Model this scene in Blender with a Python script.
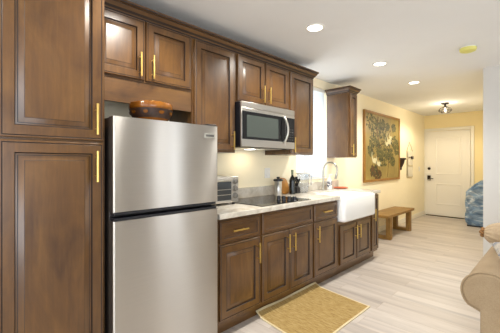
import bpy, bmesh, math, random
from mathutils import Vector, Matrix, Euler
random.seed(11)
for o in list(bpy.data.objects):
    bpy.data.objects.remove(o)
SC = bpy.context.scene
COL = SC.collection
PI = math.pi

# ------------------------------------------------------------------ camera
cam = bpy.data.cameras.new('camera')
cam.sensor_width = 36.0
cam.lens = 36.0 * 309.03 / 500.0
cam.shift_y = -3.7 / 500.0
cam.clip_start = 0.05
cam_o = bpy.data.objects.new('camera', cam)
cam_o.location = (2.361, 0.0, 1.284)
cam_o.rotation_euler = (PI / 2, 0, math.radians(44.98))
COL.objects.link(cam_o)
SC.camera = cam_o

# ------------------------------------------------------------------ world, lights, exposure
SC.view_settings.view_transform = 'Standard'
SC.view_settings.look = 'None'
SC.view_settings.gamma = 1.0
SC.view_settings.use_curve_mapping = False
SC.view_settings.exposure = 0.20
W = bpy.data.worlds.new('sky')
SC.world = W
W.use_nodes = True
W.node_tree.nodes['Background'].inputs[0].default_value = (0.86, 0.93, 1.0, 1)
W.node_tree.nodes['Background'].inputs[1].default_value = 1.8

def area_light(name, loc, rot, sx, sy, power, col):
    l = bpy.data.lights.new(name, 'AREA')
    l.shape = 'RECTANGLE'
    l.size = sx
    l.size_y = sy
    l.energy = power
    l.color = col
    o = bpy.data.objects.new(name, l)
    o.location = loc
    o.rotation_euler = rot
    COL.objects.link(o)
    return o

# daylight at the kitchen window; the other lights are added at unseen openings
area_light('daylight_kitchen_window', (-0.30, 3.56, 1.70), (0, -PI / 2, 0), 1.15, 0.66, 7, (0.93, 0.97, 1.0))
area_light('added_patio_fill', (5.72, -0.9, 1.1), (0, PI / 2 + 0.28, 0), 2.0, 2.8, 80, (0.84, 0.92, 1.0))  # added fill light at an unseen patio door
area_light('added_streak_light', (5.72, 3.56, 1.2), (0, PI / 2, 0), 1.9, 0.13, 12, (0.95, 0.97, 1.0))  # unseen slit, added to throw a bright streak on the fridge
area_light('added_streak_light', (5.72, 4.03, 1.2), (0, PI / 2, 0), 1.9, 0.16, 15, (0.88, 0.94, 1.0))  # second added slit for the fridge streaks
area_light('added_rear_fill', (2.9, -3.14, 1.30), (PI / 2 + 0.2, 0, 0), 3.4, 1.5, 56, (0.86, 0.93, 1.0))  # added fill light at an unseen rear window

LAMP_W = 17.0          # each recessed downlight
LAMP_COL = (1.0, 0.97, 0.90)
FLUSH_W = 22.0
FLUSH_COL = (1.0, 0.90, 0.70)

# ------------------------------------------------------------------ helpers
def lin(h):
    h = h.lstrip('#')
    out = []
    for i in (0, 2, 4):
        c = int(h[i:i + 2], 16) / 255.0
        out.append(c / 12.92 if c <= 0.04045 else ((c + 0.055) / 1.055) ** 2.4)
    return (out[0], out[1], out[2], 1.0)

class MB:
    def __init__(self):
        self.v = []
        self.f = []
        self.m = []
    def add(self, verts, faces, mi=0):
        b = len(self.v)
        self.v += [Vector(p) for p in verts]
        for f in faces:
            self.f.append([b + i for i in f])
            self.m.append(mi)
        return self
    def box(self, x0, x1, y0, y1, z0, z1, mi=0):
        vs = [(x0, y0, z0), (x1, y0, z0), (x1, y1, z0), (x0, y1, z0),
              (x0, y0, z1), (x1, y0, z1), (x1, y1, z1), (x0, y1, z1)]
        fs = [(0, 3, 2, 1), (4, 5, 6, 7), (0, 1, 5, 4), (1, 2, 6, 5), (2, 3, 7, 6), (3, 0, 4, 7)]
        return self.add(vs, fs, mi)
    def loft(self, loops, mi=0, cap0=True, cap1=True, closed=True, mis=None):
        n = len(loops[0])
        b = len(self.v)
        for lp in loops:
            self.v += [Vector(p) for p in lp]
        for k in range(len(loops) - 1):
            mm = mis[k] if mis else mi
            rng = n if closed else n - 1
            for i in range(rng):
                j = (i + 1) % n
                self.f.append([b + k * n + i, b + k * n + j, b + (k + 1) * n + j, b + (k + 1) * n + i])
                self.m.append(mm)
        if cap0:
            self.f.append([b + i for i in reversed(range(n))])
            self.m.append(mis[0] if mis else mi)
        if cap1:
            self.f.append([b + (len(loops) - 1) * n + i for i in range(n)])
            self.m.append(mis[-1] if mis else mi)
        return self
    def tube(self, pts, r, n=10, mi=0, cap=True):
        pts = [Vector(p) for p in pts]
        rs = r if isinstance(r, (list, tuple)) else [r] * len(pts)
        loops = []
        prev = None
        for i, p in enumerate(pts):
            if i == 0:
                t = pts[1] - pts[0]
            elif i == len(pts) - 1:
                t = pts[-1] - pts[-2]
            else:
                t = (pts[i + 1] - pts[i]).normalized() + (pts[i] - pts[i - 1]).normalized()
            t.normalize()
            if prev is None:
                a = Vector((0, 0, 1)) if abs(t.z) < 0.9 else Vector((1, 0, 0))
                u = t.cross(a).normalized()
            else:
                u = (prev - t * prev.dot(t)).normalized()
            prev = u
            w = t.cross(u)
            loops.append([p + (u * math.cos(2 * PI * k / n) + w * math.sin(2 * PI * k / n)) * rs[i] for k in range(n)])
        return self.loft(loops, mi, cap, cap)
    def lathe(self, prof, c=(0, 0, 0), n=24, mi=0, cap0=True, cap1=True, mis=None):
        loops = [[(c[0] + r * math.cos(2 * PI * k / n), c[1] + r * math.sin(2 * PI * k / n), c[2] + z)
                  for k in range(n)] for r, z in prof]
        return self.loft(loops, mi, cap0, cap1, True, mis)
    def build(self, name, mats, parent=None, bevel=0.0, smooth=True, subsurf=0, angle=38, local=False):
        off = Vector((0, 0, 0))
        if not local:
            p = parent
            while p is not None:
                off += p.location
                p = p.parent
        me = bpy.data.meshes.new(name)
        me.from_pydata([tuple(v - off) for v in self.v], [], self.f)
        if not isinstance(mats, (list, tuple)):
            mats = [mats]
        for m in mats:
            me.materials.append(m)
        for p, mi in zip(me.polygons, self.m):
            p.material_index = mi
        bm = bmesh.new()
        bm.from_mesh(me)
        bmesh.ops.recalc_face_normals(bm, faces=bm.faces)
        if smooth:
            for f in bm.faces:
                f.smooth = True
            for e in bm.edges:
                e.smooth = e.calc_face_angle(0.0) < math.radians(angle)
        bm.to_mesh(me)
        bm.free()
        o = bpy.data.objects.new(name, me)
        COL.objects.link(o)
        if parent is not None:
            o.parent = parent
        if bevel > 0:
            md = o.modifiers.new('bevel', 'BEVEL')
            md.width = bevel
            md.segments = 2
            md.limit_method = 'ANGLE'
            md.angle_limit = math.radians(40)
        if subsurf:
            md = o.modifiers.new('subd', 'SUBSURF')
            md.levels = subsurf
            md.render_levels = subsurf
        return o

def tag(o, label=None, cat=None, group=None, kind=None):
    if label:
        o['label'] = label
    if cat:
        o['category'] = cat
    if group:
        o['group'] = group
    if kind:
        o['kind'] = kind
    return o

def thing(name, loc, label, cat, group=None, rz=0.0):
    o = bpy.data.objects.new(name, None)
    o.empty_display_size = 0.1
    o.location = loc
    o.rotation_euler = (0, 0, rz)
    COL.objects.link(o)
    return tag(o, label, cat, group)

def struct(name, mb, mats, parent=None, **k):
    o = mb.build(name, mats, parent, **k)
    if parent is None:
        o['kind'] = 'structure'
    return o

# ------------------------------------------------------------------ materials
class NT:
    def __init__(self, name):
        self.m = bpy.data.materials.new(name)
        self.m.use_nodes = True
        self.t = self.m.node_tree
        self.b = self.t.nodes['Principled BSDF']
        self.out = self.t.nodes['Material Output']
    def n(self, kind, **k):
        x = self.t.nodes.new(kind)
        for a, v in k.items():
            setattr(x, a, v)
        return x
    def l(self, a, b):
        self.t.links.new(a, b)
    def coords(self, scale=(1, 1, 1), rot=(0, 0, 0), kind='Object'):
        tc = self.n('ShaderNodeTexCoord')
        mp = self.n('ShaderNodeMapping')
        mp.inputs['Scale'].default_value = scale
        mp.inputs['Rotation'].default_value = rot
        self.l(tc.outputs[kind], mp.inputs['Vector'])
        return mp.outputs['Vector']
    def noise(self, vec, scale, detail=4, rough=0.55, dist=0.0):
        x = self.n('ShaderNodeTexNoise')
        x.inputs['Scale'].default_value = scale
        x.inputs['Detail'].default_value = detail
        x.inputs['Roughness'].default_value = rough
        x.inputs['Distortion'].default_value = dist
        self.l(vec, x.inputs['Vector'])
        return x.outputs['Fac']
    def ramp(self, fac, stops):
        x = self.n('ShaderNodeValToRGB')
        e = x.color_ramp.elements
        while len(e) < len(stops):
            e.new(0.5)
        for i, (p, c) in enumerate(stops):
            e[i].position = p
            e[i].color = c
        self.l(fac, x.inputs['Fac'])
        return x.outputs['Color']
    def mix(self, fac, a, b, mode='MIX'):
        x = self.n('ShaderNodeMix', data_type='RGBA', blend_type=mode)
        for s, v in ((x.inputs[0], fac), (x.inputs[6], a), (x.inputs[7], b)):
            if hasattr(v, 'links'):
                self.l(v, s)
            else:
                s.default_value = v
        return x.outputs[2]
    def bump(self, h, strength=0.2, dist=0.01):
        x = self.n('ShaderNodeBump')
        x.inputs['Strength'].default_value = strength
        x.inputs['Distance'].default_value = dist
        self.l(h, x.inputs['Height'])
        self.l(x.outputs['Normal'], self.b.inputs['Normal'])
    def set(self, **k):
        for a, v in k.items():
            self.b.inputs[a.replace('_', ' ')].default_value = v
        return self
    def color(self, c):
        if hasattr(c, 'links'):
            self.l(c, self.b.inputs['Base Color'])
        else:
            self.b.inputs['Base Color'].default_value = c

def simple(name, hexc, rough=0.5, metal=0.0, nscale=30, var=0.06, **k):
    t = NT(name)
    c = lin(hexc)
    nz = t.noise(t.coords(), nscale, 3)
    a = tuple(max(0, x * (1 - var)) for x in c[:3]) + (1,)
    b = tuple(min(1, x * (1 + var)) for x in c[:3]) + (1,)
    t.color(t.ramp(nz, [(0.3, a), (0.7, b)]))
    t.set(Roughness=rough, Metallic=metal, **k)
    return t.m

def wood(name, dark, mid, light, rough=0.38, axis='z', grain=18.0):
    t = NT(name)
    s = {'z': (1, 1, 0.07), 'y': (1, 0.07, 1), 'x': (0.07, 1, 1)}[axis]
    tc = t.n('ShaderNodeTexCoord')
    oi = t.n('ShaderNodeObjectInfo')
    ad = t.n('ShaderNodeVectorMath', operation='ADD')
    t.l(tc.outputs['Object'], ad.inputs[0])
    sc = t.n('ShaderNodeMath', operation='MULTIPLY')
    sc.inputs[1].default_value = 13.0
    t.l(oi.outputs['Random'], sc.inputs[0])
    cb = t.n('ShaderNodeCombineXYZ')
    for i in range(3):
        t.l(sc.outputs[0], cb.inputs[i])
    t.l(cb.outputs[0], ad.inputs[1])
    mp = t.n('ShaderNodeMapping')
    mp.inputs['Scale'].default_value = s
    t.l(ad.outputs[0], mp.inputs['Vector'])
    g = t.noise(mp.outputs[0], grain * 3.0, 6, 0.6, 0.4)
    bl = t.noise(ad.outputs[0], 3.5, 3, 0.5, 0.6)
    mp2 = t.n('ShaderNodeMapping')
    s2 = {'z': (1, 1, 0.35), 'y': (1, 0.35, 1), 'x': (0.35, 1, 1)}[axis]
    mp2.inputs['Scale'].default_value = s2
    t.l(ad.outputs[0], mp2.inputs['Vector'])
    fg = t.noise(mp2.outputs[0], 7.0, 5, 0.6, 1.2)
    c1 = t.ramp(g, [(0.25, lin(dark)), (0.55, lin(mid)), (0.8, lin(light))])
    c2 = t.ramp(bl, [(0.3, lin(dark)), (0.52, lin(mid)), (0.75, lin(light))])
    c3 = t.ramp(fg, [(0.3, lin(dark)), (0.5, lin(mid)), (0.72, lin(light))])
    c = t.mix(0.5, c1, c2)
    c = t.mix(0.4, c, c3)
    t.color(c)
    t.set(Roughness=rough)
    if name.startswith('stained'):
        t.set(Coat_Weight=0.4, Coat_Roughness=0.24)
    t.bump(g, 0.04, 0.002)
    return t.m

M = {}
M['cab'] = wood('stained_maple', '#38200b', '#5c3c18', '#7a5629', 0.3)
M['cab_h'] = wood('stained_maple_horizontal', '#38200b', '#5c3c18', '#7a5629', 0.34, 'y')
M['glaze'] = simple('dark_glaze', '#23130a', 0.5)
M['gold'] = simple('brushed_gold', '#cfae63', 0.32, 1.0)
M['bench'] = wood('bench_wood', '#64461c', '#8a672f', '#a58246', 0.5, 'y')
M['bowl'] = wood('carved_bowl_wood', '#4a2808', '#7a460f', '#a0661c', 0.22, 'x', 10)
M['bowl_dark'] = simple('bowl_carving', '#2e1606', 0.5, nscale=60, var=0.4)
M['board'] = wood('cutting_board_wood', '#9c6420', '#c08435', '#d59b4c', 0.45)
M['black'] = simple('black_plastic', '#15151a', 0.35)
M['black_gloss'] = simple('black_glass', '#0b0c0e', 0.06, nscale=5)
M['dark_grey'] = simple('dark_grey_metal', '#2b2521', 0.45)
M['white'] = simple('white_gloss', '#f2f2f0', 0.18, var=0.004)
M['white_matte'] = simple('white_paint', '#efece4', 0.5, var=0.006)
M['door_white'] = simple('door_paint', '#efe9dd', 0.42, var=0.006)
M['plastic_white'] = simple('white_plastic', '#efece6', 0.4)
M['bronze'] = simple('dark_bronze', '#251a12', 0.4, 0.6)
M['nickel'] = simple('brushed_nickel', '#b9b5aa', 0.28, 1.0)
M['orange'] = simple('orange_glaze', '#d8683c', 0.45, nscale=12, var=0.15)
M['yellow'] = simple('yellow_dust_cover', '#e2dc7c', 0.5)
M['corbel'] = simple('dark_carved_wood', '#2d160b', 0.5)
M['paper'] = simple('cream_paper', '#dcd4c0', 0.7, nscale=15, var=0.08)
M['wire'] = simple('pale_wire', '#a2906c', 0.5)
M['ring'] = simple('burner_ring', '#55504a', 0.3)
M['knob'] = simple('grey_knob', '#8a8781', 0.35, 0.8)
M['oil'] = simple('dark_bottle_glass', '#10140f', 0.12)
M['foil'] = simple('grey_green_foil', '#7e8a6c', 0.4)
M['tan'] = simple('brown_knot_fabric', '#8a6238', 0.85, nscale=60, var=0.25)

def steel(name, hexc, rough, aniso=0.7, horiz=False):
    t = NT(name)
    v = t.coords((1, 1, 160) if horiz else (160, 160, 1.0))
    nz = t.noise(v, 3.0, 3)
    c = lin(hexc)
    a = tuple(x * 0.94 for x in c[:3]) + (1,)
    t.color(t.ramp(nz, [(0.3, a), (0.7, c)]))
    t.set(Roughness=rough, Metallic=1.0)
    return t
ANI = 0.25
M['steel'] = steel('stainless_steel', '#cbc7c0', 0.3, horiz=True).m
t = steel('fridge_steel', '#c4c0ba', 0.31, horiz=True)
t.set(Anisotropic=1.0)
t.b.inputs['Anisotropic Rotation'].default_value = ANI
tg = t.n('ShaderNodeTangent', direction_type='RADIAL', axis='Z')
t.l(tg.outputs[0], t.b.inputs['Tangent'])
M['fridge'] = t.m

def paint(name, hexc, rough=0.65):
    t = NT(name)
    v = t.coords()
    c = lin(hexc)
    nz = t.noise(v, 2.0, 3)
    a = tuple(x * 0.97 for x in c[:3]) + (1,)
    t.color(t.ramp(nz, [(0.3, a), (0.7, c)]))
    t.set(Roughness=rough)
    t.bump(t.noise(v, 160, 3), 0.06, 0.002)
    return t.m
M['wall'] = paint('cream_wall_paint', '#fbefd0')
M['wall_gold'] = paint('golden_wall_paint', '#f7e4b0')
M['wall_white'] = paint('white_wall_paint', '#d8d5d0')
M['ceil'] = paint('ceiling_paint', '#efefee', 0.8)
M['trim'] = paint('trim_paint', '#f1ebdc', 0.4)

# plank floor, boards run along x
t = NT('pale_oak_planks')
tc = t.n('ShaderNodeTexCoord')
br = t.n('ShaderNodeTexBrick')
br.offset = 0.37
br.inputs['Scale'].default_value = 1.0
br.inputs['Brick Width'].default_value = 1.22
br.inputs['Row Height'].default_value = 0.18
br.inputs['Mortar Size'].default_value = 0.0016
br.inputs['Mortar Smooth'].default_value = 0.4
br.inputs['Bias'].default_value = 0.0
br.inputs['Color1'].default_value = (0, 0, 0, 1)
br.inputs['Color2'].default_value = (1, 1, 1, 1)
br.inputs['Mortar'].default_value = (0.5, 0.5, 0.5, 1)
t.l(tc.outputs['Object'], br.inputs['Vector'])
board = t.ramp(br.outputs['Color'], [(0.0, lin('#a79b90')), (0.35, lin('#c4bab2')), (0.65, lin('#b3a79d')), (1.0, lin('#d0c8c0'))])
shift = t.n('ShaderNodeVectorMath', operation='MULTIPLY_ADD')
t.l(br.outputs['Color'], shift.inputs[0])
shift.inputs[1].default_value = (7, 3, 5)
t.l(tc.outputs['Object'], shift.inputs[2])
mp = t.n('ShaderNodeMapping')
mp.inputs['Scale'].default_value = (0.55, 6.0, 1.0)
t.l(shift.outputs[0], mp.inputs['Vector'])
st = t.noise(mp.outputs[0], 1.6, 5, 0.6, 0.5)
streak = t.ramp(st, [(0.28, lin('#857f7e')), (0.46, lin('#bbb0a6')), (0.72, lin('#dbd2c8'))])
mp = t.n('ShaderNodeMapping')
mp.inputs['Scale'].default_value = (0.8, 14.0, 1.0)
t.l(shift.outputs[0], mp.inputs['Vector'])
fine = t.noise(mp.outputs[0], 8.0, 4, 0.6)
finec = t.ramp(fine, [(0.3, (0.86, 0.86, 0.86, 1)), (0.7, (1, 1, 1, 1))])
c = t.mix(0.55, board, streak)
c = t.mix(0.6, c, finec, 'MULTIPLY')
gap = t.mix(br.outputs['Fac'], c, lin('#a3927d'))
t.color(gap)
t.set(Roughness=0.42)
t.bump(fine, 0.05, 0.002)
M['floor'] = t.m

# marble-like counter
t = NT('veined_stone')
v = t.coords((1, 1, 1))
a = t.noise(v, 4.0, 6, 0.6, 1.6)
b = t.noise(v, 11.0, 5, 0.6, 0.8)
c1 = t.ramp(a, [(0.3, lin('#a89e8e')), (0.46, lin('#cdc4b4')), (0.56, lin('#d9d2c6')), (0.75, lin('#bfb4a3'))])
c2 = t.ramp(b, [(0.35, lin('#bdb3a2')), (0.6, lin('#dcd6cb'))])
t.color(t.mix(0.4, c1, c2))
t.set(Roughness=0.16)
M['stone'] = t.m

# glass
def glass(name, tint, rough=0.02, alpha=0.0):
    t = NT(name)
    t.b.inputs['Base Color'].default_value = tint
    t.set(Roughness=rough, Transmission_Weight=1.0, IOR=1.45)
    return t.m
M['glass'] = glass('clear_glass', (0.86, 0.89, 0.93, 1), 0.12)
t = NT('window_glass')
tr = t.n('ShaderNodeBsdfTransparent')
gl = t.n('ShaderNodeBsdfGlossy')
gl.inputs['Roughness'].default_value = 0.02
mx = t.n('ShaderNodeMixShader')
mx.inputs[0].default_value = 0.04
t.l(tr.outputs[0], mx.inputs[1])
t.l(gl.outputs[0], mx.inputs[2])
t.l(mx.outputs[0], t.out.inputs['Surface'])
M['pane'] = t.m
t = NT('oven_glass')
t.color(lin('#34383a'))
t.set(Roughness=0.08)
M['oven_glass'] = t.m
t = NT('mesh_window')
t.color(lin('#434944'))
t.set(Roughness=0.16)
M['mw_window'] = t.m

def emit(name, col, s):
    t = NT(name)
    t.b.inputs['Base Color'].default_value = (0.9, 0.9, 0.9, 1)
    t.b.inputs['Emission Color'].default_value = col
    t.b.inputs['Emission Strength'].default_value = s
    return t.m
M['lens'] = emit('lamp_lens', (1, 0.95, 0.86, 1), 6.0)
M['bulb'] = emit('lamp_bulb', (1, 0.86, 0.62, 1), 1.3)

# translucent blind vane
t = NT('white_vane')
df = t.n('ShaderNodeBsdfDiffuse')
df.inputs['Color'].default_value = (0.9, 0.92, 0.94, 1)
tl = t.n('ShaderNodeBsdfTranslucent')
tl.inputs['Color'].default_value = (0.9, 0.93, 0.96, 1)
mx = t.n('ShaderNodeMixShader')
mx.inputs[0].default_value = 0.5
t.l(df.outputs[0], mx.inputs[1])
t.l(tl.outputs[0], mx.inputs[2])
t.l(mx.outputs[0], t.out.inputs['Surface'])
M['vane'] = t.m

# fabrics
def fabric(name, c0, c1, scale=220, rough=0.9, bump=0.25):
    t = NT(name)
    v = t.coords()
    nz = t.noise(v, scale, 3)
    big = t.noise(v, 6, 3)
    t.color(t.mix(0.5, t.ramp(nz, [(0.3, lin(c0)), (0.7, lin(c1))]), t.ramp(big, [(0.3, lin(c0)), (0.7, lin(c1))])))
    t.set(Roughness=rough)
    md = t.noise(v, 14, 4, 0.55, 0.8)
    ad = t.n('ShaderNodeMath', operation='MULTIPLY_ADD')
    t.l(md, ad.inputs[0])
    ad.inputs[1].default_value = 5.0
    t.l(nz, ad.inputs[2])
    t.bump(ad.outputs[0], bump, 0.004)
    return t.m
M['sofa'] = fabric('beige_sofa_fabric', '#8b755a', '#a38f72')
M['pillow'] = fabric('cream_pillow_fabric', '#a48d70', '#bca78a', 80)
t = NT('patterned_pillow_fabric')
v = t.coords()
a = t.noise(v, 16, 4, 0.6, 1.5)
t.color(t.ramp(a, [(0.38, lin('#6c7284')), (0.47, lin('#a49d93')), (0.58, lin('#b7ad9d')), (0.7, lin('#63616b'))]))
t.set(Roughness=0.9)
M['pattern'] = t.m
t = NT('blue_streaked_cover')
v = t.coords((1.0, 1.0, 3.2))
a = t.noise(v, 3.2, 5, 0.6, 1.0)
t.color(t.ramp(a, [(0.30, lin('#3d5878')), (0.47, lin('#64809f')), (0.57, lin('#8fa3b8')), (0.68, lin('#d7dadb'))]))
t.set(Roughness=0.5)
M['blue'] = t.m

# jute
t = NT('jute_weave')
v = t.coords((1, 1, 1))
w1 = t.n('ShaderNodeTexWave', wave_type='BANDS', bands_direction='X')
w1.inputs['Scale'].default_value = 26
w1.inputs['Distortion'].default_value = 2.0
w1.inputs['Detail'].default_value = 3
w1.inputs['Detail Scale'].default_value = 4
t.l(v, w1.inputs['Vector'])
w2 = t.n('ShaderNodeTexWave', wave_type='BANDS', bands_direction='Y')
w2.inputs['Scale'].default_value = 55
w2.inputs['Distortion'].default_value = 3.0
t.l(v, w2.inputs['Vector'])
pt = t.noise(t.coords((2.2, 9, 1)), 7, 5, 0.65)
base = t.ramp(pt, [(0.28, lin('#8f7138')), (0.5, lin('#b29357')), (0.75, lin('#ccb27c'))])
wv = t.mix(0.5, w1.outputs['Color'], w2.outputs['Color'])
c = t.mix(0.3, base, wv, 'MULTIPLY')
t.color(c)
t.set(Roughness=0.95)
t.bump(wv, 0.6, 0.004)
M['jute'] = t.m
M['jute_edge'] = fabric('pale_jute_border', '#c2b088', '#dccdaa', 120)

# painting colours
t = NT('gilded_ground')
v = t.coords((1, 1, 1))
a = t.noise(v, 3.0, 5, 0.6, 0.6)
b = t.noise(t.coords((1, 8, 1)), 6, 4)
t.color(t.mix(0.3, t.ramp(a, [(0.25, lin('#6a5824')), (0.5, lin('#8c7638')), (0.75, lin('#ab954f'))]),
              t.ramp(b, [(0.3, lin('#8f7a38')), (0.7, lin('#bda862'))])))
t.set(Roughness=0.45)
M['gild'] = t.m
M['leaf_dark'] = simple('painted_leaf_dark', '#3f3e1f', 0.6)
M['leaf_mid'] = simple('painted_leaf_mid', '#5e5a2b', 0.6)
M['crane'] = simple('painted_white', '#d8d0a8', 0.6)
M['rock'] = simple('painted_brown', '#5a3c18', 0.6)
M['frame_wood'] = wood('picture_frame_wood', '#7a5018', '#99691f', '#b38432', 0.4)

# ------------------------------------------------------------------ room shell
CEIL = 2.445
XR, YR, YB = 5.6, -3.0, 8.5       # right wall, rear wall, end wall
JX, JY = 1.705, 4.70               # partition corner
struct('floor', MB().box(-0.12, XR + 0.12, YR - 0.12, YB + 0.12, -0.06, 0.0), M['floor'], smooth=False)
struct('ceiling', MB().box(-0.12, XR + 0.12, YR - 0.12, YB + 0.12, CEIL, CEIL + 0.08), M['ceil'], smooth=False)
WY0, WY1, WZ0, WZ1 = 3.20, 3.922, 1.06, 2.33
mb = MB()
mb.box(-0.16, 0, YR, WY0, 0, CEIL).box(-0.16, 0, WY1, YB, 0, CEIL)
mb.box(-0.16, 0, WY0, WY1, 0, WZ0).box(-0.16, 0, WY0, WY1, WZ1, CEIL)
struct('wall_left', mb, M['wall'], smooth=False)
struct('wall_back', MB().box(-0.16, JX + 0.12, YB, YB + 0.12, 0, CEIL), M['wall_gold'], smooth=False)
struct('wall_right', MB().box(JX, XR, JY, JY + 0.12, 0, CEIL), M['wall_white'], smooth=False)
struct('wall_hall', MB().box(JX, JX + 0.12, JY + 0.12, YB, 0, CEIL), M['wall'], smooth=False)
mb = MB()
PY0, PY1, PZ1 = -2.3, 0.5, 2.12
SIDE = ((3.48, 3.64), (3.93, 4.13))  # unseen slit openings, added for streak reflections in the fridge doors
mb.box(XR, XR + 0.12, YR, PY0, 0, CEIL).box(XR, XR + 0.12, PY0, PY1, PZ1, CEIL)
mb.box(XR, XR + 0.12, PY1, SIDE[0][0], 0, CEIL).box(XR, XR + 0.12, SIDE[0][1], SIDE[1][0], 0, CEIL).box(XR, XR + 0.12, SIDE[1][1], JY + 0.12, 0, CEIL)
for a, b in SIDE:
    mb.box(XR, XR + 0.12, a, b, 0, 0.25).box(XR, XR + 0.12, a, b, 2.15, CEIL)
struct('wall_east', mb, M['wall_white'], smooth=False)
mb = MB()
RX0, RX1, RZ0, RZ1 = 1.2, 4.6, 0.55, 2.15
mb.box(-0.16, RX0, YR - 0.12, YR, 0, CEIL).box(RX1, XR + 0.12, YR - 0.12, YR, 0, CEIL)
mb.box(RX0, RX1, YR - 0.12, YR, 0, RZ0).box(RX0, RX1, YR - 0.12, YR, RZ1, CEIL)
struct('wall_rear', mb, M['wall_white'], smooth=False)

# kitchen window over the sink
mb = MB()
fx0, fx1 = -0.13, -0.085
for a, b, c, d in ((WY0, WY1, WZ0, WZ0 + 0.10), (WY0, WY1, WZ1 - 0.05, WZ1)):
    mb.box(fx0, fx1, a, b, c, d)
for a, b in ((WY0, WY0 + 0.022), (WY1 - 0.045, WY1), (3.485, 3.545)):
    mb.box(fx0, fx1 + 0.002, a, b, WZ0 + 0.10, WZ1 - 0.05)
win = struct('window_1', mb, M['white_matte'], bevel=0.003)
MB().box(-0.112, -0.106, WY0 + 0.04, WY1 - 0.04, WZ0 + 0.09, WZ1 - 0.04).build('pane', M['pane'], win, smooth=False)
MB().box(-0.084, 0.012, WY0 + 0.001, WY1 - 0.001, WZ0 + 0.0005, WZ0 + 0.018).build('sill', M['white_matte'], win, bevel=0.003)
# patio door and rear window frames (unseen, added to carry daylight into the room)
mb = MB()
for a, b in ((PY0, PY0 + 0.06), (-0.95, -0.85), (PY1 - 0.06, PY1)):
    mb.box(XR + 0.03, XR + 0.08, a, b, 0.0, PZ1)
mb.box(XR + 0.03, XR + 0.08, PY0 + 0.06, PY1 - 0.06, PZ1 - 0.06, PZ1).box(XR + 0.03, XR + 0.08, PY0 + 0.06, PY1 - 0.06, 0, 0.06)
struct('added_window_2', mb, M['white_matte'], smooth=False)
mb = MB()
for a, b in ((RX0, RX0 + 0.06), (2.87, 2.93), (RX1 - 0.06, RX1)):
    mb.box(a, b, YR - 0.08, YR - 0.03, RZ0, RZ1)
mb.box(RX0 + 0.06, RX1 - 0.06, YR - 0.08, YR - 0.03, RZ0, RZ0 + 0.06).box(RX0 + 0.06, RX1 - 0.06, YR - 0.08, YR - 0.03, RZ1 - 0.06, RZ1)
struct('added_window_3', mb, M['white_matte'], smooth=False)

# baseboards
struct('baseboard_left', MB().box(0.0005, 0.014, 4.24, YB - 0.02, 0.0005, 0.10), M['trim'], bevel=0.004)
struct('baseboard_back', MB().box(1.02, JX - 0.001, YB - 0.014, YB - 0.0005, 0.0005, 0.10), M['trim'], bevel=0.004)
struct('baseboard_right', MB().box(JX + 0.001, XR - 0.001, JY - 0.014, JY - 0.0005, 0.0005, 0.10), M['trim'], bevel=0.004)

# entry door, faces -y
DX0, DX1 = 0.045, 0.945
dz0, dz1 = 0.02, 2.04
yd = YB - 0.004
mb = MB()
mb.box(DX0, DX1, yd - 0.03, yd, dz0, dz1)
def door_panel(mb, x0, x1, z0, z1, y):
    rings = [(0, 0.0005), (0.004, 0.007), (0.022, 0.009), (0.03, 0.004), (0.06, 0.001), (0.07, 0.0012)]
    loops = []
    for ins, h in rings:
        loops.append([(x0 + ins, y - h, z0 + ins), (x1 - ins, y - h, z0 + ins), (x1 - ins, y - h, z1 - ins), (x0 + ins, y - h, z1 - ins)])
    mb.loft(loops, 0, False, True)
door_panel(mb, 0.245, 0.775, 1.00, 1.90, yd - 0.03)
door_panel(mb, 0.245, 0.775, 0.28, 0.79, yd - 0.03)
door = struct('door_1', mb, M['door_white'], bevel=0.002)
mb = MB()
mb.loft([[(0.111 + r * math.cos(a), yd - 0.031 - h, 1.143 + r * math.sin(a)) for a in [2 * PI * k / 20 for k in range(20)]]
         for r, h in ((0.033, 0), (0.033, 0.012), (0.026, 0.02), (0.012, 0.03), (0.010, 0.032))])
mb.build('deadbolt', M['bronze'], door)
mb = MB().box(0.078, 0.146, yd - 0.052, yd - 0.031, 0.855, 0.975)
mb.tube([(0.113, yd - 0.05, 0.91), (0.113, yd - 0.085, 0.91), (0.15, yd - 0.09, 0.908), (0.215, yd - 0.088, 0.90)], 0.009)
h = mb.build('door_handle', M['bronze'], door, bevel=0.003)
MB().box(0.084, 0.14, yd - 0.055, yd - 0.052, 0.857, 0.885).build('keypad', M['nickel'], h)
mb = MB()
mb.box(0.001, DX0 - 0.004, YB - 0.022, YB - 0.0005, 0.0, 2.12)
mb.box(DX1 + 0.004, DX1 + 0.07, YB - 0.022, YB - 0.0005, 0.0, 2.12)
mb.box(DX0 - 0.004, DX1 + 0.004, YB - 0.022, YB - 0.0005, 2.047, 2.12)
struct('trim_1', mb, M['trim'], bevel=0.004)
struct('trim_2', MB().box(DX0, DX1, YB - 0.06, YB - 0.04, 0.0, 0.014), M['bronze'])

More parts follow.
